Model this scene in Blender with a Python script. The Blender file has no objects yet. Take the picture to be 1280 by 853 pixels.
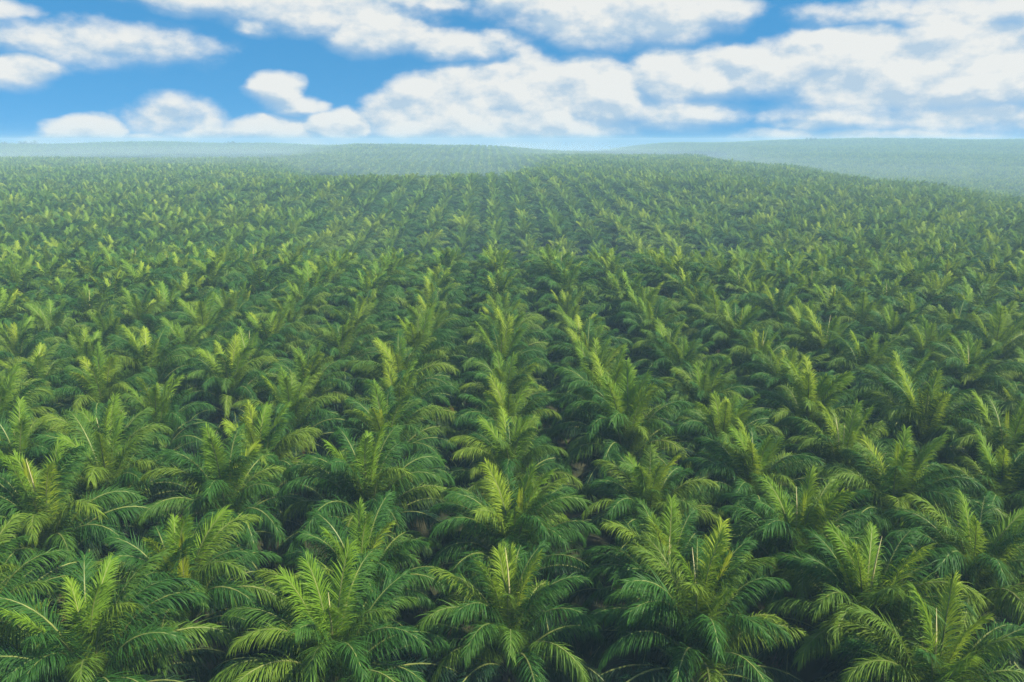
import bpy, math, random
import numpy as np

random.seed(11)
rng = np.random.default_rng(11)
sc = bpy.context.scene
col = sc.collection
R = math.radians

# ------------------------------------------------------------------ camera
F_PX = 1000.0            # focal length in pixels of a 1280 wide frame
PITCH = 14.1
CAM_Z = 26.5
CROWN_H = 5.0            # height of the growing point above the ground
cam_d = bpy.data.cameras.new('camera')
cam = bpy.data.objects.new('camera', cam_d)
col.objects.link(cam)
cam_d.sensor_width = 36.0
cam_d.lens = 36.0 * F_PX / 1280.0
cam_d.clip_start = 0.1
cam_d.clip_end = 30000
cam.location = (0, 0, CAM_Z)
cam.rotation_euler = (R(90 - PITCH), 0, 0)
sc.camera = cam

# ------------------------------------------------------------------ exposure, render
vs = sc.view_settings
vs.view_transform = 'Standard'
vs.look = 'None'
EXPOSURE = 1.0
vs.exposure = EXPOSURE
vs.gamma = 1.0
vs.use_curve_mapping = False
sc.render.engine = 'CYCLES'
sc.cycles.use_denoising = True
sc.cycles.denoising_input_passes = 'RGB_ALBEDO_NORMAL'
sc.cycles.denoising_prefilter = 'NONE'
cy = sc.cycles
cy.max_bounces = 6
cy.diffuse_bounces = 3
cy.glossy_bounces = 2
cy.transmission_bounces = 4
cy.volume_bounces = 3
cy.transparent_max_bounces = 4
cy.caustics_reflective = False
cy.caustics_refractive = False

# ------------------------------------------------------------------ sun
SUN_EL, SUN_AZ = 46.0, 112.0      # degrees; azimuth clockwise from +Y (straight ahead)
sun_d = bpy.data.lights.new('sun', 'SUN')
sun_d.energy = 5.0
sun_d.angle = R(0.6)
sun_d.color = (1.0, 0.92, 0.72)
sun = bpy.data.objects.new('sun', sun_d)
col.objects.link(sun)
sun.rotation_euler = (R(90 - SUN_EL), 0, R(180 - SUN_AZ))
sun.location = (0, 0, 200)

# ------------------------------------------------------------------ world: Nishita sky with a cloud layer
SKY_STRENGTH = 0.10


class NT:
    """Small helper for building node trees."""
    def __init__(self, tree):
        self.t = tree

    def n(self, kind, **kw):
        nd = self.t.nodes.new(kind)
        for k, v in kw.items():
            setattr(nd, k, v)
        return nd

    def link(self, a, b):
        self.t.links.new(a, b)

    def put(self, sock, v):
        if isinstance(v, bpy.types.NodeSocket):
            self.link(v, sock)
        elif v is not None:
            sock.default_value = v

    def m(self, op, a, b=None, c=None, clamp=False):
        nd = self.n('ShaderNodeMath', operation=op, use_clamp=clamp)
        for i, v in enumerate((a, b, c)):
            self.put(nd.inputs[i], v)
        return nd.outputs[0]

    def v(self, op, a, b=None, c=None):
        nd = self.n('ShaderNodeVectorMath', operation=op)
        for i, v in enumerate((a, b, c)):
            if i < len(nd.inputs):
                self.put(nd.inputs[i], v)
        return nd.outputs['Value'] if op in ('LENGTH', 'DOT_PRODUCT') else nd.outputs[0]

    def ramp(self, x, a, b, lo=0.0, hi=1.0):
        nd = self.n('ShaderNodeMapRange', interpolation_type='SMOOTHSTEP')
        for i, v in enumerate((x, a, b, lo, hi)):
            self.put(nd.inputs[i], v)
        return nd.outputs[0]

    def mix(self, f, a, b):
        nd = self.n('ShaderNodeMix', data_type='RGBA')
        self.put(nd.inputs[0], f)
        self.put(nd.inputs[6], a)
        self.put(nd.inputs[7], b)
        return nd.outputs[2]

    def noise(self, vec, scale, detail=4.0, rough=0.5):
        nd = self.n('ShaderNodeTexNoise')
        self.put(nd.inputs['Vector'], vec)
        nd.inputs['Scale'].default_value = scale
        nd.inputs['Detail'].default_value = detail
        nd.inputs['Roughness'].default_value = rough
        return nd


def pix_dir(px, py):
    """Azimuth and elevation (radians) of a direction seen in the photograph."""
    xc, yc = (px - 640) / F_PX, (426.5 - py) / F_PX
    p = R(PITCH)
    fy, fz = math.cos(p) + yc * math.sin(p), -math.sin(p) + yc * math.cos(p)
    return math.atan2(xc, fy), math.atan2(fz, math.hypot(xc, fy))


# cumulus heaps of that day: centre and size as seen, strength
CLOUDS = [
    (285, 0, 120, 20, 1.0), (400, 14, 130, 25, 1.2), (318, 34, 24, 13, .9), (520, 0, 90, 16, .9),
    (470, 40, 62, 30, 1.6), (575, 55, 85, 18, 1.1), (640, 64, 40, 9, .6),
    (690, 2, 110, 24, 1.2), (780, 20, 140, 38, 1.7), (880, 14, 70, 22, 1.1),
    (10, 14, 34, 12, .8), (120, 54, 135, 26, .85), (50, 48, 60, 18, .7), (18, 88, 44, 20, 1.2),
    (346, 112, 36, 23, 1.5), (368, 130, 38, 16, 1.1), (402, 132, 16, 9, .8), (338, 164, 56, 18, 1.4), (425, 158, 52, 22, 1.4), (395, 172, 90, 14, .9),
    (215, 148, 55, 27, .85), (108, 166, 46, 20, 1.4), (250, 168, 60, 14, .8), (170, 174, 90, 10, .7),
    (515, 148, 66, 38, 1.6), (565, 124, 80, 40, 1.7), (655, 114, 85, 44, 1.8), (740, 120, 85, 46, 1.7), (640, 155, 165, 30, 1.6), (560, 170, 110, 16, 1.0),
    (590, 178, 150, 16, 1.1), (1110, 174, 190, 16, 1.0), (400, 179, 120, 12, 1.0), (112, 178, 60, 12, 1.2),
    (835, 98, 60, 36, 1.6), (890, 95, 80, 32, 1.5), (850, 140, 75, 26, 1.0), (930, 85, 70, 26, 1.4),
    (985, 92, 70, 28, 1.2), (1060, 68, 110, 34, 1.6), (1110, 100, 120, 50, 1.7), (1200, 85, 110, 55, 1.8),
    (1290, 80, 80, 50, 1.6), (1090, 142, 110, 24, 1.1), (1210, 144, 110, 26, 1.1), (1012, 156, 42, 12, .8), (1290, 150, 50, 20, 1.0),
    (1110, 18, 110, 20, .8), (1210, 24, 110, 18, .8), (1030, 16, 45, 14, .7), (1250, 8, 90, 12, .8),
]

world = bpy.data.worlds.new('World')
sc.world = world
world.use_nodes = True
wt = world.node_tree
wt.nodes.clear()
W = NT(wt)
tc = W.n('ShaderNodeTexCoord')
sky = W.n('ShaderNodeTexSky', sky_type='NISHITA')
sky.sun_disc = False
sky.sun_elevation = R(SUN_EL)
sky.sun_rotation = R(SUN_AZ)
sky.altitude = 0
sky.air_density = 1.0
sky.dust_density = 0.0
sky.ozone_density = 3.0
lift = W.v('NORMALIZE', W.v('MULTIPLY_ADD', tc.outputs['Generated'], (1.0, 1.0, 0.75), (0.0, 0.0, 0.30)))
W.link(lift, sky.inputs['Vector'])
sep = W.n('ShaderNodeSeparateXYZ')
W.link(tc.outputs['Generated'], sep.inputs[0])
az = W.m('ARCTAN2', sep.outputs[0], sep.outputs[1])
el = W.m('ARCSINE', sep.outputs[2])
pos = W.n('ShaderNodeCombineXYZ')
W.link(az, pos.inputs[0])
W.link(el, pos.inputs[1])
P0 = pos.outputs[0]
stretched = W.v('MULTIPLY', P0, (1.0, 1.5, 1.0))
warp = W.noise(stretched, 22.0, 3.0, 0.5)
wv = W.v('SUBTRACT', warp.outputs['Color'], (0.5, 0.5, 0.5))
P1 = W.v('ADD', P0, W.v('MULTIPLY', wv, (0.032, 0.018, 0.0)))


def heap_field(P):
    f = None
    for (cx, cyy, rx, ry, s) in CLOUDS:
        a, e = pix_dir(cx, cyy)
        ix, iy = F_PX / (rx * 1.10), F_PX / (ry * 1.08)
        q = W.v('MULTIPLY_ADD', P, (ix, iy, 0.0), (-a * ix, -e * iy, 0.0))
        d = W.m('MULTIPLY_ADD', W.v('DOT_PRODUCT', q, q), -s, s)
        f = d if f is None else W.m('SMOOTH_MAX', f, d, 0.15)
    return W.m('MAXIMUM', f, -1.2)


field = heap_field(P1)
underside = W.m('SUBTRACT', heap_field(W.v('ADD', P1, (0.004, 0.012, 0.0))), field)
# the same kind of cloud everywhere else round the sky
gen = W.noise(W.v('MULTIPLY', P0, (1.0, 2.3, 1.0)), 5.0, 4.0, 0.5)
gen_f = W.m('MULTIPLY_ADD', gen.outputs['Fac'], 6.0, -2.9)
out_x = W.ramp(W.m('ABSOLUTE', az), 0.60, 0.72)
out_y = W.ramp(el, 0.17, 0.24)
outside = W.m('MAXIMUM', out_x, out_y)
gen_w = W.m('ADD', gen_f, W.m('MULTIPLY_ADD', outside, 4.0, -4.0))
field = W.m('SMOOTH_MAX', field, gen_w, 0.15)
field = W.m('MAXIMUM', field, -1.0)


def billow(vec):
    return W.noise(W.v('MULTIPLY', vec, (1.0, 1.6, 1.0)), 18.0, 9.0, 0.53).outputs['Fac']


b0 = billow(P0)
b1 = billow(W.v('ADD', P0, (0.005, 0.014, 0.0)))
dens = W.m('ADD', field, W.m('MULTIPLY_ADD', b0, 1.9, -0.98))
alpha = W.ramp(dens, W.m('MULTIPLY_ADD', W.ramp(underside, 0.0, 0.5), -0.18, -0.14), W.m('MULTIPLY_ADD', W.ramp(underside, -0.1, 0.5), 0.8, 0.85))
relief = W.m('SUBTRACT', b0, b1)
lit = W.m('MULTIPLY_ADD', relief, 4.2, 0.48)
lit = W.m('ADD', lit, W.m('MULTIPLY_ADD', dens, 0.16, -0.08))
lit = W.m('SUBTRACT', lit, W.m('MULTIPLY', underside, 0.95), clamp=True)
k = 1.0 / SKY_STRENGTH / 2 ** EXPOSURE
ccol = W.mix(lit, (0.50 * k, 0.64 * k, 0.77 * k, 1), (0.88 * k, 0.89 * k, 0.86 * k, 1))
hsv = W.n('ShaderNodeHueSaturation')
hsv.inputs['Hue'].default_value = 0.486
hsv.inputs['Saturation'].default_value = 1.30
hsv.inputs['Value'].default_value = 0.86
W.link(sky.outputs[0], hsv.inputs['Color'])
final = W.mix(W.m('MULTIPLY', alpha, 0.95), hsv.outputs[0], ccol)
bg = W.n('ShaderNodeBackground')
bg.inputs['Strength'].default_value = SKY_STRENGTH
W.link(final, bg.inputs['Color'])
wo = W.n('ShaderNodeOutputWorld')
W.link(bg.outputs[0], wo.inputs['Surface'])


# ------------------------------------------------------------------ materials
def new_mat(name):
    m = bpy.data.materials.new(name)
    m.use_nodes = True
    m.node_tree.nodes.clear()
    t = NT(m.node_tree)
    out = t.n('ShaderNodeOutputMaterial')
    return m, t, out


def leaf_mat(name, c_a, c_b, c_yel, yel_amount, transl=0.30):
    """Leaflet: two greens mixed per frond and per leaflet, yellowing by a per-leaflet attribute."""
    m, t, out = new_mat(name)
    att = t.n('ShaderNodeAttribute', attribute_name='tint')
    info = t.n('ShaderNodeObjectInfo')
    f = t.m('ADD', t.m('MULTIPLY', att.outputs['Fac'], 0.5), t.m('MULTIPLY', info.outputs['Random'], 0.5), clamp=True)
    c = t.mix(f, c_a, c_b)
    y = t.m('MULTIPLY', t.ramp(info.outputs['Random'], 0.45, 1.0), yel_amount)
    y = t.m('MULTIPLY', y, t.m('MULTIPLY_ADD', att.outputs['Fac'], 0.7, 0.3), clamp=True)
    c = t.mix(y, c, c_yel)
    pb = t.n('ShaderNodeBsdfPrincipled')
    t.link(c, pb.inputs['Base Color'])
    pb.inputs['Roughness'].default_value = 0.5
    pb.inputs['Specular IOR Level'].default_value = 0.16
    tr = t.n('ShaderNodeBsdfTranslucent')
    tcol = t.mix(0.5, c, c_yel)
    t.link(tcol, tr.inputs['Color'])
    mx = t.n('ShaderNodeMixShader')
    mx.inputs[0].default_value = transl
    t.link(pb.outputs[0], mx.inputs[1])
    t.link(tr.outputs[0], mx.inputs[2])
    t.link(mx.outputs[0], out.inputs['Surface'])
    return m


M_MATURE = leaf_mat('mature_leaflets', (.020, .078, .016, 1), (.056, .155, .020, 1), (.20, .27, .02, 1), .80)
M_YOUNG_LIT = leaf_mat('young_lit_leaflets', (.11, .23, .02, 1), (.21, .34, .025, 1), (.35, .43, .03, 1), .95, .4)  # young-leaf yellow-green, brightened so sunlit highlights are in the colour
M_SPEAR = leaf_mat('spear_leaflets', (.24, .35, .02, 1), (.34, .44, .025, 1), (.46, .48, .03, 1), .6, .45)
M_OLD_SHADED = leaf_mat('old_shaded_leaflets', (.008, .034, .016, 1), (.018, .060, .020, 1), (.08, .12, .02, 1), .4, .25)  # old-leaf green, darkened further to paint the shade between crowns


M_DRY = leaf_mat('dry_leaflets', (.13, .08, .03, 1), (.22, .14, .06, 1), (.24, .17, .07, 1), .4, .2)


def plain_mat(name, ca, cb, scale, rough=0.7, bump=0.0):
    m, t, out = new_mat(name)
    tcn = t.n('ShaderNodeTexCoord')
    ns = t.noise(tcn.outputs['Object'], scale, 5.0, 0.6)
    c = t.mix(t.ramp(ns.outputs['Fac'], 0.3, 0.7), ca, cb)
    pb = t.n('ShaderNodeBsdfPrincipled')
    t.link(c, pb.inputs['Base Color'])
    pb.inputs['Roughness'].default_value = rough
    pb.inputs['Specular IOR Level'].default_value = 0.25
    if bump:
        b = t.n('ShaderNodeBump')
        b.inputs['Strength'].default_value = bump
        t.link(ns.outputs['Fac'], b.inputs['Height'])
        t.link(b.outputs[0], pb.inputs['Normal'])
    t.link(pb.outputs[0], out.inputs['Surface'])
    return m


M_RACHIS = plain_mat('frond_stalk', (.10, .14, .035, 1), (.20, .22, .065, 1), 1.3, .5)
M_SPEARSTICK = plain_mat('closed_spear', (.42, .38, .17, 1), (.52, .46, .24, 1), 2.0, .55)
M_TRUNK = plain_mat('palm_trunk_bark', (.05, .035, .022, 1), (.13, .095, .06, 1), 6.0, .9, .5)
M_GROUND = plain_mat('plantation_soil', (.018, .026, .009, 1), (.045, .042, .02, 1), .35, .95, .3)
M_BARK = plain_mat('broadleaf_bark', (.06, .05, .04, 1), (.12, .10, .08, 1), 3.0, .9)
M_BROAD = leaf_mat('broadleaf_leaves', (.022, .050, .018, 1), (.04, .075, .022, 1), (.07, .09, .02, 1), .3, .25)

# ------------------------------------------------------------------ terrain
AZ = np.radians([-60, -33, -18, -10, -3, 4, 12, 18, 25.6, 33, 60])
RR = np.array([0, 85, 115, 155, 210, 310, 390, 460, 560, 700, 800, 900, 1050, 1250, 1500, 1800, 2600], float)
ZZ = np.array([
    [0, 0, 0.3, -1, 0, 1, 1, 2, 2.5, 3.5, 2, -5, -2, 5, 12, 4, -20],
    [0, 0, 0.3, -1, 0, 1, 1, 2, 2.5, 3.5, 2, -5, -2, 5, 12, 4, -20],
    [0, 0, 0.7, -2.5, -.5, 1.5, 1, 1.5, 2, 2.5, 1, -6, -2, 7, 13, 4, -20],
    [0, 0, 1.5, -6.5, -3, 3, 0, -7, -10, 0, 5, 9, 11.5, 8, 2, -10, -20],
    [0, 0, 1.6, -7.5, -3, 3.2, 0.5, -7, -10, 0, 6, 9.5, 11, 8, 2, -10, -20],
    [0, 0, 1.6, -7.5, -3, 3.2, 3.5, 4, 4.5, 5, 3, 0, 1, 0, -5, -12, -20],
    [0, 0, 1.3, -5.5, -2, 2.5, 3.0, 3.8, 4.5, 4.6, 1, -8, -5, 4, 12, 8, -20],
    [0, 0, 0.8, -3, -1, 1, 1.6, 2, 1, -9, -9, -6, 0, 8, 17, 12, -20],
    [0, 0, 0.4, -1, 0, 0.3, -.8, -5, -10, -10, -8, -3, 3, 11, 18.5, 14, -20],
    [0, 0, 0.2, -.8, -1, -3, -7, -10, -12, -9, -6, -2, 4, 11, 18.5, 14, -20],
    [0, 0, 0.2, -.8, -1, -3, -7, -10, -12, -9, -6, -2, 4, 11, 18, 14, -20]], float)


def cubic_eval(xs, ys, x):
    """Monotone-ish cubic (finite difference tangents) through rows ys[..., n] at one x array per row index."""
    i = np.clip(np.searchsorted(xs, x, side='right') - 1, 0, len(xs) - 2)
    return i, (x - xs[i]) / (xs[i + 1] - xs[i])


def terrain(x, y):
    x = np.asarray(x, float)
    y = np.asarray(y, float)
    r = np.clip(np.hypot(x, y), 0, 2599)
    a = np.clip(np.arctan2(x, np.maximum(y, 1e-3)), AZ[0], AZ[-1] - 1e-6)
    i, u = cubic_eval(AZ, None, a)
    j, v = cubic_eval(RR, None, r)
    u = u * u * (3 - 2 * u)
    v = v * v * (3 - 2 * v)
    z = (ZZ[i, j] * (1 - u) * (1 - v) + ZZ[i + 1, j] * u * (1 - v) + ZZ[i, j + 1] * (1 - u) * v + ZZ[i + 1, j + 1] * u * v)
    z = z + 0.5 * np.sin(x * .043 + 1.2) * np.sin(y * .037) * np.clip(r / 120, 0, 1) + np.sin(x * .021 + y * .006) * np.clip(r / 600 - 1, 0, 1.5)
    return np.where(y < 0, 0.0, z)


def mesh_obj(name, verts, faces, mats, mat_idx=None, parent=None, tint=None, link=True, smooth=False):
    me = bpy.data.meshes.new(name)
    me.from_pydata([tuple(map(float, p)) for p in verts], [], faces)
    for m in mats:
        me.materials.append(m)
    if mat_idx is not None:
        me.polygons.foreach_set('material_index', np.asarray(mat_idx, np.int32))
    if tint is not None:
        at = me.attributes.new('tint', 'FLOAT', 'POINT')
        at.data.foreach_set('value', np.asarray(tint, np.float32))
    if smooth:
        me.polygons.foreach_set('use_smooth', np.ones(len(me.polygons), bool))
    me.update()
    if not link:
        return me
    o = bpy.data.objects.new(name, me)
    col.objects.link(o)
    o.parent = parent
    return o


# ground: one sheet, fine near the camera, out past the last hill
ths = np.radians(np.linspace(-75, 75, 121))
rs = np.concatenate([np.linspace(0, 200, 26)[1:], np.linspace(200, 1000, 61)[1:], np.linspace(1000, 1900, 31)[1:]])
gx = np.outer(rs, np.sin(ths))
gy = np.outer(rs, np.cos(ths))
gv = np.stack([gx, gy, terrain(gx, gy)], -1).reshape(-1, 3)
nc = len(ths)
gf = [(a * nc + b, a * nc + b + 1, (a + 1) * nc + b + 1, (a + 1) * nc + b) for a in range(len(rs) - 1) for b in range(nc - 1)]
c0 = len(gv)
gv = np.vstack([gv, [[0, 0, 0]]])
gf += [(c0, b + 1, b) for b in range(nc - 1)]
back = [(-1900 * math.sin(R(75)), -60, 0), (1900 * math.sin(R(75)), -60, 0)]
gv = np.vstack([gv, back])
# the strip behind and beside the camera
left_edge = [a * nc for a in range(len(rs))]
right_edge = [a * nc + nc - 1 for a in range(len(rs))]
gf += [tuple([c0] + left_edge + [c0 + 1])]
gf += [tuple([c0, c0 + 2] + right_edge[::-1])]
gf += [(c0, c0 + 1, c0 + 2)]
ground = mesh_obj('ground', gv, gf, [M_GROUND], smooth=True)
ground['kind'] = 'structure'


# ------------------------------------------------------------------ fronds
def frond_arrays(L, th0, th1, npairs, nseg, seed, leaf=1.0, fan=1.0, droop=0.35, twist=0.0, power=1.35,
                 width=0.052, stalk_sides=4, nr=14):
    """Vertices, faces, material index (0 leaflets, 1 stalk) and tint of one frond that leaves the origin along +X."""
    g = np.random.default_rng(seed)
    S = np.linspace(0, 1, 41)
    th = np.radians(th0 + (th1 - th0) * S ** power)
    ds = L / 40
    side = np.radians(g.uniform(-9, 9)) * S
    T = np.stack([np.cos(th) * np.cos(side), np.cos(th) * np.sin(side), np.sin(th)], -1)
    C = np.vstack([[0, 0, 0], np.cumsum((T[:-1] + T[1:]) * .5 * ds, 0)])
    B0 = np.stack([-np.sin(side), np.cos(side), np.zeros_like(side)], -1)
    N0 = np.cross(T, B0)
    N0 *= np.sign(N0[:, 2:3] + np.cos(th)[:, None] * 0.001 + 1e-9)
    N0 = np.stack([-np.sin(th) * np.cos(side), -np.sin(th) * np.sin(side), np.cos(th)], -1)
    tw = np.radians(twist) * S
    B = B0 * np.cos(tw)[:, None] + N0 * np.sin(tw)[:, None]
    N = N0 * np.cos(tw)[:, None] - B0 * np.sin(tw)[:, None]

    def at(arr, s):
        f = s * 40
        i = min(int(f), 39)
        return arr[i] * (1 - (f - i)) + arr[i + 1] * (f - i)

    V, Fc, Mi, Ti = [], [], [], []
    # stalk
    for a in range(nr + 1):
        s = a / nr
        rad = 0.052 * (1 - s) ** 0.8 + 0.008
        c, n, b = at(C, s), at(N, s), at(B, s)
        for q in range(stalk_sides):
            an = 2 * math.pi * q / stalk_sides + math.pi / 4
            V.append(c + rad * (math.cos(an) * b * 1.2 + math.sin(an) * n * 0.8))
            Ti.append(.5)
    for a in range(nr):
        for q in range(stalk_sides):
            q2 = (q + 1) % stalk_sides
            Fc.append((a * stalk_sides + q, a * stalk_sides + q2, (a + 1) * stalk_sides + q2, (a + 1) * stalk_sides + q))
            Mi.append(1)
    down = np.array([0, 0, -1.0])
    ranks = (28, -8, 12, -20)
    for p in range(npairs):
        for sgn in (-1, 1):
            u = (p + 0.5 + g.uniform(-.3, .3)) / npairs
            s = 0.17 + 0.83 * u
            c, t, n, b = at(C, s), at(T, s), at(N, s), at(B, s)
            if g.random() < .05:
                continue
            l = leaf * (0.30 + 0.75 * math.sin(math.pi * min(1, 0.10 + 0.82 * u)) ** 0.8) * g.uniform(.74, 1.10)
            phi = np.radians((68 - 42 * u ** 1.3) * fan + g.uniform(-6, 6))
            kap = np.radians(ranks[(p + (sgn > 0)) % 4] * (0.5 + .5 * fan) + g.uniform(-9, 9))
            d = math.cos(phi) * t + math.sin(phi) * (sgn * math.cos(kap) * b + math.sin(kap) * n)
            d /= np.linalg.norm(d)
            base = len(V)
            pt = c.copy()
            ra = g.uniform(-.7, .7)
            tin = float(np.clip(g.uniform(0, 1) * .7 + .3 * u, 0, 1))
            dr = droop * g.uniform(.4, 1.7)
            for k in range(nseg + 1):
                w = t - (t @ d) * d
                w /= (np.linalg.norm(w) + 1e-9)
                w = w * math.cos(ra) + np.cross(d, w) * math.sin(ra)
                f = k / nseg
                hw = width * (0.55, .5 * 2, .72, 0)[k] * .5 if nseg == 3 else width * (.7, 1.0, 0)[k] * .5
                if k < nseg:
                    V += [pt - w * hw, pt + w * hw]
                    Ti += [tin, tin]
                    d = d + down * dr * (0.7 + .6 * k)
                    d /= np.linalg.norm(d)
                    pt = pt + d * (l / nseg)
                else:
                    V.append(pt)
                    Ti.append(min(1, tin + .25))
            for k in range(nseg - 1):
                i = base + 2 * k
                Fc.append((i, i + 1, i + 3, i + 2))
                Mi.append(0)
            i = base + 2 * (nseg - 1)
            Fc.append((i, i + 1, i + 2))
            Mi.append(0)
    return np.array(V), Fc, Mi, Ti


# age classes, inside to outside: base angle, tip angle, length, droop, fan, material
CLASSES = {
    'fan':    dict(th0=87, th1=80, L=4.6, droop=.04, fan=.34, leaf=.8, power=1.2, mat=M_SPEAR),
    'upright': dict(th0=84, th1=48, L=5.5, droop=.18, fan=.80, leaf=.95, power=2.2, mat=M_YOUNG_LIT),
    'erect':  dict(th0=81, th1=15, L=5.8, droop=.30, fan=.90, leaf=1.05, power=2.5, mat=M_MATURE),
    'inner':  dict(th0=75, th1=-38, L=6.1, droop=.38, fan=.97, leaf=1.1, power=2.2, mat=M_MATURE),
    'middle': dict(th0=62, th1=-64, L=6.3, droop=.50, fan=.97, leaf=1.1, power=1.8, mat=M_MATURE),
    'outer':  dict(th0=44, th1=-68, L=6.1, droop=.66, fan=.97, leaf=1.1, power=1.5, mat=M_OLD_SHADED),
    'old':    dict(th0=14, th1=-78, L=5.0, droop=.8, fan=.97, leaf=1.1, power=1.1, mat=M_OLD_SHADED),
    'dry':    dict(th0=-8, th1=-84, L=4.6, droop=.9, fan=.8, leaf=.9, power=.8, mat=M_DRY),
}
NVAR = {'fan': 3, 'upright': 4, 'erect': 5, 'inner': 6, 'middle': 6, 'outer': 5, 'old': 4, 'dry': 2}


def build_set(npairs, nseg, width, sides, nr, tag):
    out = {}
    for ci, (cn, d) in enumerate(CLASSES.items()):
        lst = []
        for q in range(NVAR[cn]):
            g = np.random.default_rng(100 * ci + q)
            arr = frond_arrays(d['L'] * g.uniform(.94, 1.06), d['th0'] + g.uniform(-4, 4), d['th1'] + g.uniform(-14, 14), npairs, nseg,
                               1000 * ci + q, d['leaf'], d['fan'], d['droop'], g.uniform(-50, 50) if cn not in ('fan',) else g.uniform(-90, 90),
                               d['power'], width, sides, nr)
            lst.append((arr, d['mat']))
        out[cn] = lst
    return out


def to_meshes(sets, name):
    return {cn: [mesh_obj(name, a[0], a[1], [m, M_RACHIS], a[2], tint=a[3], link=False) for (a, m) in lst] for cn, lst in sets.items()}


near_arr = build_set(180, 3, .038, 4, 14, 'near')
mid_arr = build_set(74, 2, .082, 3, 8, 'mid')
far_arr = build_set(20, 2, .22, 3, 5, 'far')
NEAR = to_meshes(near_arr, 'frond')
MID = to_meshes(mid_arr, 'frond')


def stick_arrays(L, lean):
    V, Fc = [], []
    for a in range(6):
        s = a / 5
        r = (.045, .06, .055, .045, .03, .006)[a]
        for q in range(6):
            an = q * math.pi / 3
            V.append((lean * s * s + r * math.cos(an), r * math.sin(an), L * s))
    for a in range(5):
        for q in range(6):
            q2 = (q + 1) % 6
            Fc.append((a * 6 + q, a * 6 + q2, a * 6 + 6 + q2, a * 6 + 6 + q))
    Fc.append(tuple(range(30, 36)))
    return np.array(V), Fc


STICKS = []
for q in range(4):
    sv, sf = stick_arrays((4.4, 5.0, 4.0, 5.4)[q], (.2, .5, .1, .8)[q])
    STICKS.append(mesh_obj('spear_leaf', sv, sf, [M_SPEARSTICK], link=False, smooth=True))


def trunk_arrays(seed):
    """Trunk with the cut stubs of old fronds standing out of it."""
    g = np.random.default_rng(seed)
    V, Fc = [], []
    n = 9
    for a in range(8):
        z = -0.3 + (CROWN_H + .2) * a / 7
        for q in range(n):
            an = 2 * math.pi * q / n + a * .2
            r = (.46 - .012 * a) * g.uniform(.93, 1.07) * (1.25 if a == 0 else 1)
            V.append((r * math.cos(an), r * math.sin(an), z))
    for a in range(7):
        for q in range(n):
            q2 = (q + 1) % n
            Fc.append((a * n + q, a * n + q2, a * n + n + q2, a * n + n + q))
    for p in range(26):
        z = .6 + (CROWN_H - .9) * p / 26
        an = p * 2.4
        r0 = .38
        c, s = math.cos(an), math.sin(an)
        i = len(V)
        for (rr, zz, w) in ((r0, z - .12, .11), (r0, z + .1, .09), (r0 + .28, z + .26, .05)):
            V += [(rr * c + w * s, rr * s - w * c, zz), (rr * c - w * s, rr * s + w * c, zz)]
        Fc += [(i, i + 1, i + 5, i + 4), (i + 2, i + 4, i + 5, i + 3), (i, i + 4, i + 2), (i + 1, i + 3, i + 5)]
    return np.array(V), Fc


TRUNKS = []
for q in range(3):
    tv, tf = trunk_arrays(q)
    TRUNKS.append(mesh_obj('trunk', tv, tf, [M_TRUNK], link=False))


def crown_plan(g, feature):
    """[(kind, variant, azimuth, tilt, base radius, base z, scale)] of one palm."""
    plan = []
    n = int(g.integers(40, 47))
    ph = g.uniform(0, 2 * math.pi)
    if feature in ('fan', 'fan and stick'):
        plan.append(('fan', int(g.integers(NVAR['fan'])), ph, g.normal(0, 5), .05, CROWN_H - .1, g.uniform(.9, 1.1)))
    if feature in ('stick', 'fan and stick'):
        plan.append(('stick', int(g.integers(4)), ph + 2, g.normal(0, 3), .06, CROWN_H - .1, g.uniform(.9, 1.1)))
    if feature == 'two sticks':
        for q in range(2):
            plan.append(('stick', int(g.integers(4)), ph + q * 2.5, g.normal(0, 4), .1, CROWN_H - .1, g.uniform(.85, 1.1)))
    n_up = 7 if feature == 'yellow crown' else 4
    for i in range(n):
        f = i / n
        a = ph + i * R(137.5) + g.normal(0, .12)
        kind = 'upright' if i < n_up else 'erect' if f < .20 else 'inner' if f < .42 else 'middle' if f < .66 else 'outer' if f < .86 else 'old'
        plan.append((kind, int(g.integers(NVAR[kind])), a, g.normal(0, 4.5), .08 + .22 * f, CROWN_H - .95 * f, g.uniform(.9, 1.1)))
    if g.random() < .3:
        plan.append(('dry', int(g.integers(2)), g.uniform(0, 6.28), 0, .3, CROWN_H - 1.1, 1.0))
    return plan


# ------------------------------------------------------------------ where the palms stand
COL_S, ROW_S, HEAD = 7.8, 6.9, 0.028
# crown centres of the nearest palms, read from the photograph, and what is in the crown's heart
SEEN = [(125, 862, ''), (232, 768, 'fan'), (62, 700, 'fan and stick'), (278, 660, ''), (447, 752, 'stick'), (413, 852, 'stick'), (472, 660, 'two sticks'),
        (195, 565, 'yellow crown'), (140, 605, 'stick'), (5, 582, ''), (487, 570, 'fan'), (505, 505, 'fan'), (385, 505, ''), (365, 548, ''),
        (640, 812, 'two sticks'), (640, 716, 'fan'), (638, 622, ''), (942, 635, 'yellow crown'), (1120, 672, 'fan'), (810, 660, 'stick'),
        (985, 735, 'fan and stick'), (830, 752, 'two sticks'), (875, 832, 'fan and stick'), (1080, 812, 'fan and stick'), (1210, 770, ''),
        (760, 548, 'yellow crown'), (1000, 560, 'yellow crown'), (1150, 580, 'fan and stick'), (1245, 655, 'fan'), (1050, 610, 'two sticks'), (900, 572, 'yellow crown')]


def pix_ground(px, py, z):
    xc, yc = (px - 640) / F_PX, (426.5 - py) / F_PX
    p = R(PITCH)
    d = (xc, math.cos(p) + yc * math.sin(p), -math.sin(p) + yc * math.cos(p))
    t = (z - CAM_Z) / d[2]
    return d[0] * t, d[1] * t


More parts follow.
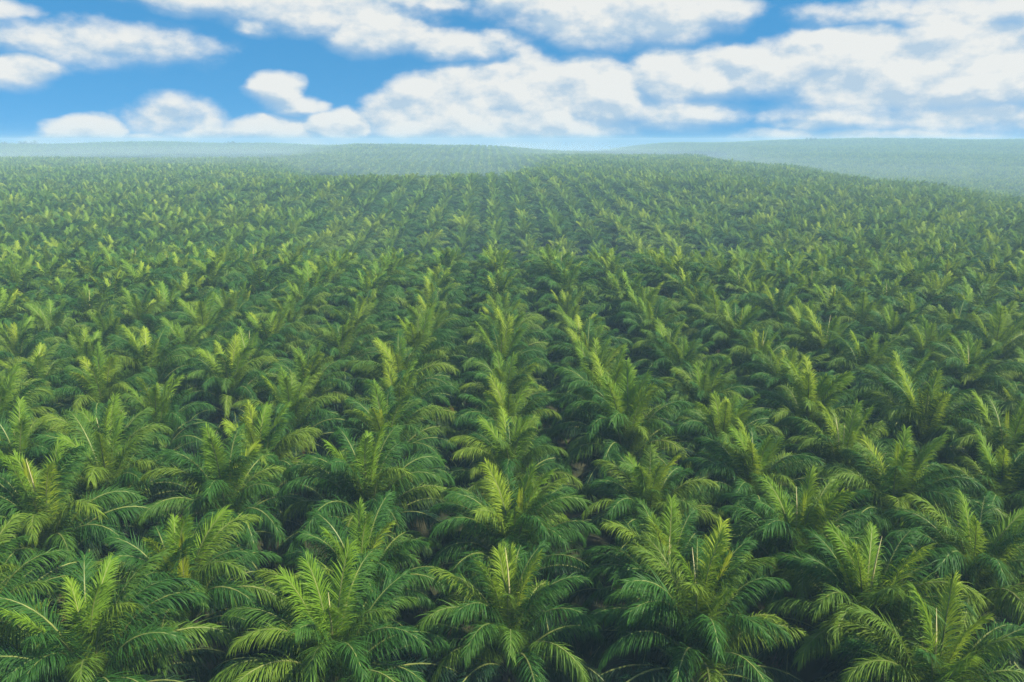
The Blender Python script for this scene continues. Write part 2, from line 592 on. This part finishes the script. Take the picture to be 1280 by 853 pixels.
seen_xy = [(*pix_ground(px, py, CROWN_H), ft) for (px, py, ft) in SEEN]
pts = []
jr = np.random.default_rng(5)
for kx in range(-180, 181):
    for j in range(2, 260):
        y = ROW_S * (j + (0.5 if kx % 2 else 0.0)) - 1.5
        x = COL_S * kx + HEAD * (45 - y)
        x += jr.normal(0, .12)
        y += jr.normal(0, .22)
        r = math.hypot(x, y)
        if r > 1720 or y < 24 or abs(math.atan2(x, y)) > R(40) and r > 60 or r < 12 or abs(math.atan2(x, y)) > R(60):
            continue
        pts.append((x, y, kx))
seen_c = [(x, y, round((x - HEAD * (45 - y)) / COL_S)) for (x, y, f) in seen_xy]
SX = np.array([[x, y] for (x, y, k) in seen_c])
palms = []
for (x, y, kx), (_, _, ft) in zip(seen_c, seen_xy):
    palms.append(dict(x=x, y=y, k=kx, f=ft))
for (x, y, kx) in pts:
    if y < 70 and np.min(np.hypot(SX[:, 0] - x, SX[:, 1] - y)) < 4.4:
        continue
    palms.append(dict(x=x, y=y, k=kx, f=None))


def in_view(p):
    """Does any of the crown show in the frame?"""
    z = float(terrain(p['x'], p['y'])) + CROWN_H - CAM_Z
    c, s = math.cos(R(PITCH)), math.sin(R(PITCH))
    best = False
    for dx in (-3.2, 0, 3.2):
        for dz in (0.5, 3.0):
            zz = z + dz
            depth = p['y'] * c - zz * s
            up = p['y'] * s + zz * c
            if depth > 1 and abs((p['x'] + dx) / depth) < .64 and up / depth > -.4265:
                best = True
    return best


for p in palms:
    p['r'] = math.hypot(p['x'], p['y'])
near = [p for p in palms if p['r'] < 260 and in_view(p)]
near.sort(key=lambda p: p['r'])
near = near[:300]
for p in near:
    p['single'] = True
rest = [p for p in palms if 'single' not in p]

# ------------------------------------------------------------------ the 300 palms that show largest
ORD = ('first second third fourth fifth sixth seventh eighth ninth tenth eleventh twelfth thirteenth fourteenth fifteenth sixteenth seventeenth '
       'eighteenth nineteenth twentieth').split() + ['twenty-' + w for w in 'first second third fourth fifth sixth seventh eighth ninth'.split()] + ['thirtieth']
LOOK = {'': 'full green crown', 'fan': 'bright yellow half-open spear', 'stick': 'bare pale spear', 'two sticks': 'two bare pale spears',
        'fan and stick': 'yellow fan and spear', 'yellow crown': 'yellowish upright fronds'}
by_col = {}
for p in near:
    by_col.setdefault(p['k'], []).append(p)
for k, lst in by_col.items():
    lst.sort(key=lambda p: p['y'])
    for i, p in enumerate(lst):
        row = 'the middle row' if k == 0 else f"{ORD[abs(k) - 1]} row {'right' if k > 0 else 'left'} of centre"
        p['place'] = f"{ORD[i]} from front in {row}"
for idx, p in enumerate(near):
    g = np.random.default_rng(9000 + idx)
    ft = p['f']
    if ft is None:
        ft = ('', 'fan', 'stick', 'two sticks', 'fan and stick', 'yellow crown')[int(g.choice(6, p=(.30, .20, .14, .06, .10, .20)))]
    sets = NEAR if p['r'] < 95 else MID
    root = bpy.data.objects.new('oil_palm', None)
    col.objects.link(root)
    root.empty_display_size = .5
    root.location = (p['x'], p['y'], float(terrain(p['x'], p['y'])))
    root.rotation_euler = (g.normal(0, .03), g.normal(0, .03), g.uniform(0, 6.28))
    sc_ = g.uniform(.89, 1.03)
    root.scale = (sc_, sc_, sc_ * g.uniform(.96, 1.06))
    root['label'] = f"oil palm with {LOOK[ft]}, {p['place']}"
    root['category'] = 'palm tree'
    root['group'] = 'oil palms in rows across the plantation'
    t = bpy.data.objects.new('trunk', TRUNKS[idx % 3])
    col.objects.link(t)
    t.parent = root
    for (kind, var, a, tilt, br, bz, s) in crown_plan(g, ft):
        if kind == 'stick':
            o = bpy.data.objects.new('spear_leaf', STICKS[var])
            o['label'] = 'bare pale unopened spear leaf'
        elif kind == 'fan':
            o = bpy.data.objects.new('young_frond', sets[kind][var])
            o['label'] = 'bright yellow half-open young frond'
        elif kind == 'dry':
            o = bpy.data.objects.new('frond', sets[kind][var])
            o['label'] = 'dry brown hanging frond'
        else:
            o = bpy.data.objects.new('frond', sets[kind][var])
        col.objects.link(o)
        o.parent = root
        o.location = (br * math.cos(a), br * math.sin(a), bz)
        o.rotation_euler = (0, R(tilt), a)
        o.scale = (s, s, s)


# ------------------------------------------------------------------ all the palms beyond them, as one mass
def joined_palm(seed, arrs, feature):
    g = np.random.default_rng(seed)
    V, Fc, Mi, Ti = [], [], [], []
    mats = [M_MATURE, M_YOUNG_LIT, M_SPEAR, M_OLD_SHADED, M_RACHIS, M_SPEARSTICK, M_TRUNK, M_DRY]
    n = 0

    def add(v, f, mi, ti):
        nonlocal n
        V.append(v)
        Fc.extend(tuple(i + n for i in q) for q in f)
        Mi.extend(mi)
        Ti.extend(ti)
        n += len(v)

    for (kind, var, a, tilt, br, bz, s) in crown_plan(g, feature):
        if kind == 'stick':
            v, f = stick_arrays(3.8, .3)
            mi, ti = [5] * len(f), [.5] * len(v)
        else:
            (v, f, mi, ti), m = arrs[kind][var]
            ml = mats.index(m)
            sh = g.uniform(-.35, .35)
            mi = [ml if q == 0 else 4 for q in mi]
            ti = list(np.clip(np.array(ti) + sh, 0, 1.4))
        v = v * s
        ct, st = math.cos(R(tilt)), math.sin(R(tilt))
        v = np.stack([v[:, 0] * ct + v[:, 2] * st, v[:, 1], -v[:, 0] * st + v[:, 2] * ct], -1)
        ca, sa = math.cos(a), math.sin(a)
        v = np.stack([v[:, 0] * ca - v[:, 1] * sa + br * ca, v[:, 0] * sa + v[:, 1] * ca + br * sa, v[:, 2] + bz], -1)
        add(v, f, mi, ti)
    tv_, tf_ = trunk_arrays(seed % 3)
    add(tv_, tf_, [6] * len(tf_), [.5] * len(tv_))
    me = mesh_obj('plantation_palm', np.vstack(V), Fc, mats, Mi, tint=Ti, link=False)
    return bpy.data.objects.new('plantation_palm', me)


FEATS = ('yellow crown', 'fan', 'stick', 'yellow crown', 'fan and stick', 'yellow crown', '', 'fan')
src_mid = bpy.data.collections.new('palms_mid')
src_far = bpy.data.collections.new('palms_far')
for q in range(8):
    src_mid.objects.link(joined_palm(50 + q, mid_arr, FEATS[q]))
    src_far.objects.link(joined_palm(70 + q, far_arr, FEATS[q]))

pm = bpy.data.meshes.new('palm_plantation')
RP = np.array([(p['x'], p['y'], p['r']) for p in rest])
RP = RP[np.argsort(RP[:, 2])]
pz = terrain(RP[:, 0], RP[:, 1])
pm.vertices.add(len(RP))
pm.vertices.foreach_set('co', np.stack([RP[:, 0], RP[:, 1], pz], -1).astype(np.float32).ravel())
g = np.random.default_rng(77)


def vattr(name, kind, key, arr):
    a = pm.attributes.new(name, kind, 'POINT')
    a.data.foreach_set(key, np.ascontiguousarray(arr).ravel())


rot = np.stack([g.normal(0, .04, len(RP)), g.normal(0, .04, len(RP)), g.uniform(0, 6.28, len(RP))], -1).astype(np.float32)
vattr('rot', 'FLOAT_VECTOR', 'vector', rot)
vattr('size', 'FLOAT', 'value', g.uniform(.88, 1.05, len(RP)).astype(np.float32))
vattr('pick', 'INT', 'value', g.integers(0, 8, len(RP)).astype(np.int32))
vattr('is_far', 'BOOLEAN', 'value', (RP[:, 2] > 480))
plantation = bpy.data.objects.new('palm_plantation', pm)
col.objects.link(plantation)
plantation['kind'] = 'stuff'
plantation['label'] = 'oil palms in endless rows over the hazy hills beyond the nearer palms'
plantation['category'] = 'palm plantation'
ng = bpy.data.node_groups.new('plantation', 'GeometryNodeTree')
ng.interface.new_socket('Geometry', in_out='INPUT', socket_type='NodeSocketGeometry')
ng.interface.new_socket('Geometry', in_out='OUTPUT', socket_type='NodeSocketGeometry')
G = NT(ng)
gi, go = G.n('NodeGroupInput'), G.n('NodeGroupOutput')


def named(name, dt):
    a = G.n('GeometryNodeInputNamedAttribute', data_type=dt)
    a.inputs['Name'].default_value = name
    return a.outputs['Attribute']


join = G.n('GeometryNodeJoinGeometry')
e2r = G.n('FunctionNodeEulerToRotation')
G.link(named('rot', 'FLOAT_VECTOR'), e2r.inputs[0])
far_flag = named('is_far', 'BOOLEAN')
nt = G.n('FunctionNodeBooleanMath', operation='NOT')
G.link(far_flag, nt.inputs[0])
for c, selsock in ((src_mid, nt.outputs[0]), (src_far, far_flag)):
    ci = G.n('GeometryNodeCollectionInfo', transform_space='ORIGINAL')
    ci.inputs['Collection'].default_value = c
    ci.inputs['Separate Children'].default_value = True
    ci.inputs['Reset Children'].default_value = True
    io = G.n('GeometryNodeInstanceOnPoints')
    G.link(gi.outputs[0], io.inputs['Points'])
    G.link(selsock, io.inputs['Selection'])
    G.link(ci.outputs[0], io.inputs['Instance'])
    io.inputs['Pick Instance'].default_value = True
    G.link(named('pick', 'INT'), io.inputs['Instance Index'])
    G.link(e2r.outputs[0], io.inputs['Rotation'])
    G.link(named('size', 'FLOAT'), io.inputs['Scale'])
    G.link(io.outputs[0], join.inputs[0])
G.link(join.outputs[0], go.inputs[0])
md = plantation.modifiers.new('rows', 'NODES')
md.node_group = ng


# ------------------------------------------------------------------ the few broadleaf trees on the far crests
def broad_tree(x, y, h, w, label, seed):
    g = np.random.default_rng(seed)
    z0 = float(terrain(x, y))
    root = bpy.data.objects.new('broadleaf_tree', None)
    col.objects.link(root)
    root.location = (x, y, z0)
    root['label'] = label
    root['category'] = 'tree'
    root['group'] = 'broadleaf trees on the far crests'
    V, Fc = [], []

    def tube(a, b, r0, r1):
        i = len(V)
        a, b = np.array(a), np.array(b)
        for (c, r) in ((a, r0), (b, r1)):
            for q in range(6):
                V.append(c + r * np.array([math.cos(q * math.pi / 3), math.sin(q * math.pi / 3), 0]))
        for q in range(6):
            Fc.append((i + q, i + (q + 1) % 6, i + 6 + (q + 1) % 6, i + 6 + q))

    tube((0, 0, -.5), (0, 0, h * .45), h * .035, h * .022)
    limbs = []
    for q in range(6):
        an = q * 1.05 + g.uniform(0, .5)
        e = (w * .33 * math.cos(an), w * .33 * math.sin(an), h * g.uniform(.6, .85))
        tube((0, 0, h * g.uniform(.3, .44)), e, h * .016, h * .006)
        limbs.append(e)
    mesh_obj('trunk', V, Fc, [M_BARK], parent=root)
    V, Fc, Ti = [], [], []
    for q in range(26):
        e = limbs[q % 6]
        c = np.array(e) + g.normal(0, 1, 3) * np.array([w * .12, w * .12, h * .09])
        rad = g.uniform(.10, .19) * w
        for l in range(55):
            d = g.normal(0, 1, 3)
            d /= np.linalg.norm(d)
            p = c + d * rad * g.uniform(.5, 1) * np.array([1, 1, .75])
            u = np.cross(d, g.normal(0, 1, 3))
            u /= np.linalg.norm(u)
            v = np.cross(d, u)
            s = g.uniform(.28, .5)
            i = len(V)
            V += [p - u * s, p + v * s * .6, p + u * s, p - v * s * .6]
            Ti += [g.uniform(0, 1)] * 4
            Fc.append((i, i + 1, i + 2, i + 3))
    cr = mesh_obj('crown', V, Fc, [M_BROAD], parent=root, tint=Ti)


def crest_tree(px, r, h, w, label, seed):
    a = math.atan((px - 640) / F_PX / math.cos(R(PITCH)) * .97)
    broad_tree(r * math.sin(a), r * math.cos(a), h, w, label, seed)


crest_tree(52, 1480, 15, 24, 'dark rounded tree standing highest on the far crest near the left edge', 1)
crest_tree(22, 1490, 13, 20, 'lower broad dark tree at the far left end of the misty crest', 2)
crest_tree(85, 1485, 11, 16, 'small dark tree just right of the tallest tree on the left crest', 3)
crest_tree(300, 1480, 13, 15, 'hazy tree on the far crest under the small puffy cloud', 4)
crest_tree(770, 760, 11.5, 11, 'dark blue-green tree clump rising above the crest right of centre', 5)
crest_tree(781, 765, 11, 8, 'slimmer tree touching the right side of the clump above the central crest', 6)
crest_tree(1002, 1450, 15, 20, 'pale rounded tree on the hazy hill behind the right-hand valley', 7)

# ------------------------------------------------------------------ air
def volume_mat(name, color, density, aniso):
    m, t, out = new_mat(name)
    pv = t.n('ShaderNodeVolumePrincipled')
    pv.inputs['Color'].default_value = color
    pv.inputs['Density'].default_value = density
    pv.inputs['Anisotropy'].default_value = aniso
    t.link(pv.outputs[0], out.inputs['Volume'])
    return m


def box(name, x0, x1, y0, y1, z0, z1, m):
    V = [(x, y, z) for z in (z0, z1) for y in (y0, y1) for x in (x0, x1)]
    Fc = [(0, 2, 3, 1), (4, 5, 7, 6), (0, 1, 5, 4), (1, 3, 7, 5), (3, 2, 6, 7), (2, 0, 4, 6)]
    return mesh_obj(name, V, Fc, [m])


haze = box('haze', -2000, 2000, -100, 2000, -25, 30.3, volume_mat('haze_air', (.50, .76, 1.0, 1), .00074, 0.0))
haze['kind'] = 'stuff'


def mist(az_deg, r, sx, sy, sz, z, density):
    """A flat bank of denser mist lying in a hollow."""
    V, Fc = [], []
    nu, nv = 28, 14
    for a in range(nv + 1):
        ph = math.pi * a / nv
        for b in range(nu):
            th = 2 * math.pi * b / nu
            V.append((sx * math.sin(ph) * math.cos(th), sy * math.sin(ph) * math.sin(th), sz * math.cos(ph)))
    for a in range(nv):
        for b in range(nu):
            b2 = (b + 1) % nu
            Fc.append((a * nu + b, (a + 1) * nu + b, (a + 1) * nu + b2, a * nu + b2))
    o = mesh_obj('mist', V, Fc, [volume_mat('mist_air', (.84, .93, 1.0, 1), density, 0.0)])
    a = R(az_deg)
    o.location = (r * math.sin(a), r * math.cos(a), z)
    o.rotation_euler = (0, 0, -a)
    o['kind'] = 'stuff'


for (a, r, sx, sy, sz, z, d) in ((-10, 760, 420, 300, 22, 2, .0008), (-27, 1020, 480, 300, 22, 4, .0012), (2, 1180, 380, 300, 20, 3, .0008),
                                 (23, 720, 360, 280, 17, -5, .0007), (20, 1150, 420, 260, 18, 0, .0005),
                                 (6, 1500, 330, 200, 22, 2, .0010)):
    for f in (1.0, .8, .6, .4):
        mist(a, r, sx * f, sy * f, sz * f, z - sz * .3 * (1 - f), d * .4)
# thinner drifts lying unevenly over the far rows
for (a, r, sx, sy, sz, z, d) in ((-24, 560, 140, 55, 8, 10, .0010), (10, 780, 150, 60, 8, 11, .0010)):
    for f in (1.0, .6):
        mist(a, r, sx * f, sy * f, sz * f, z, d * .5)
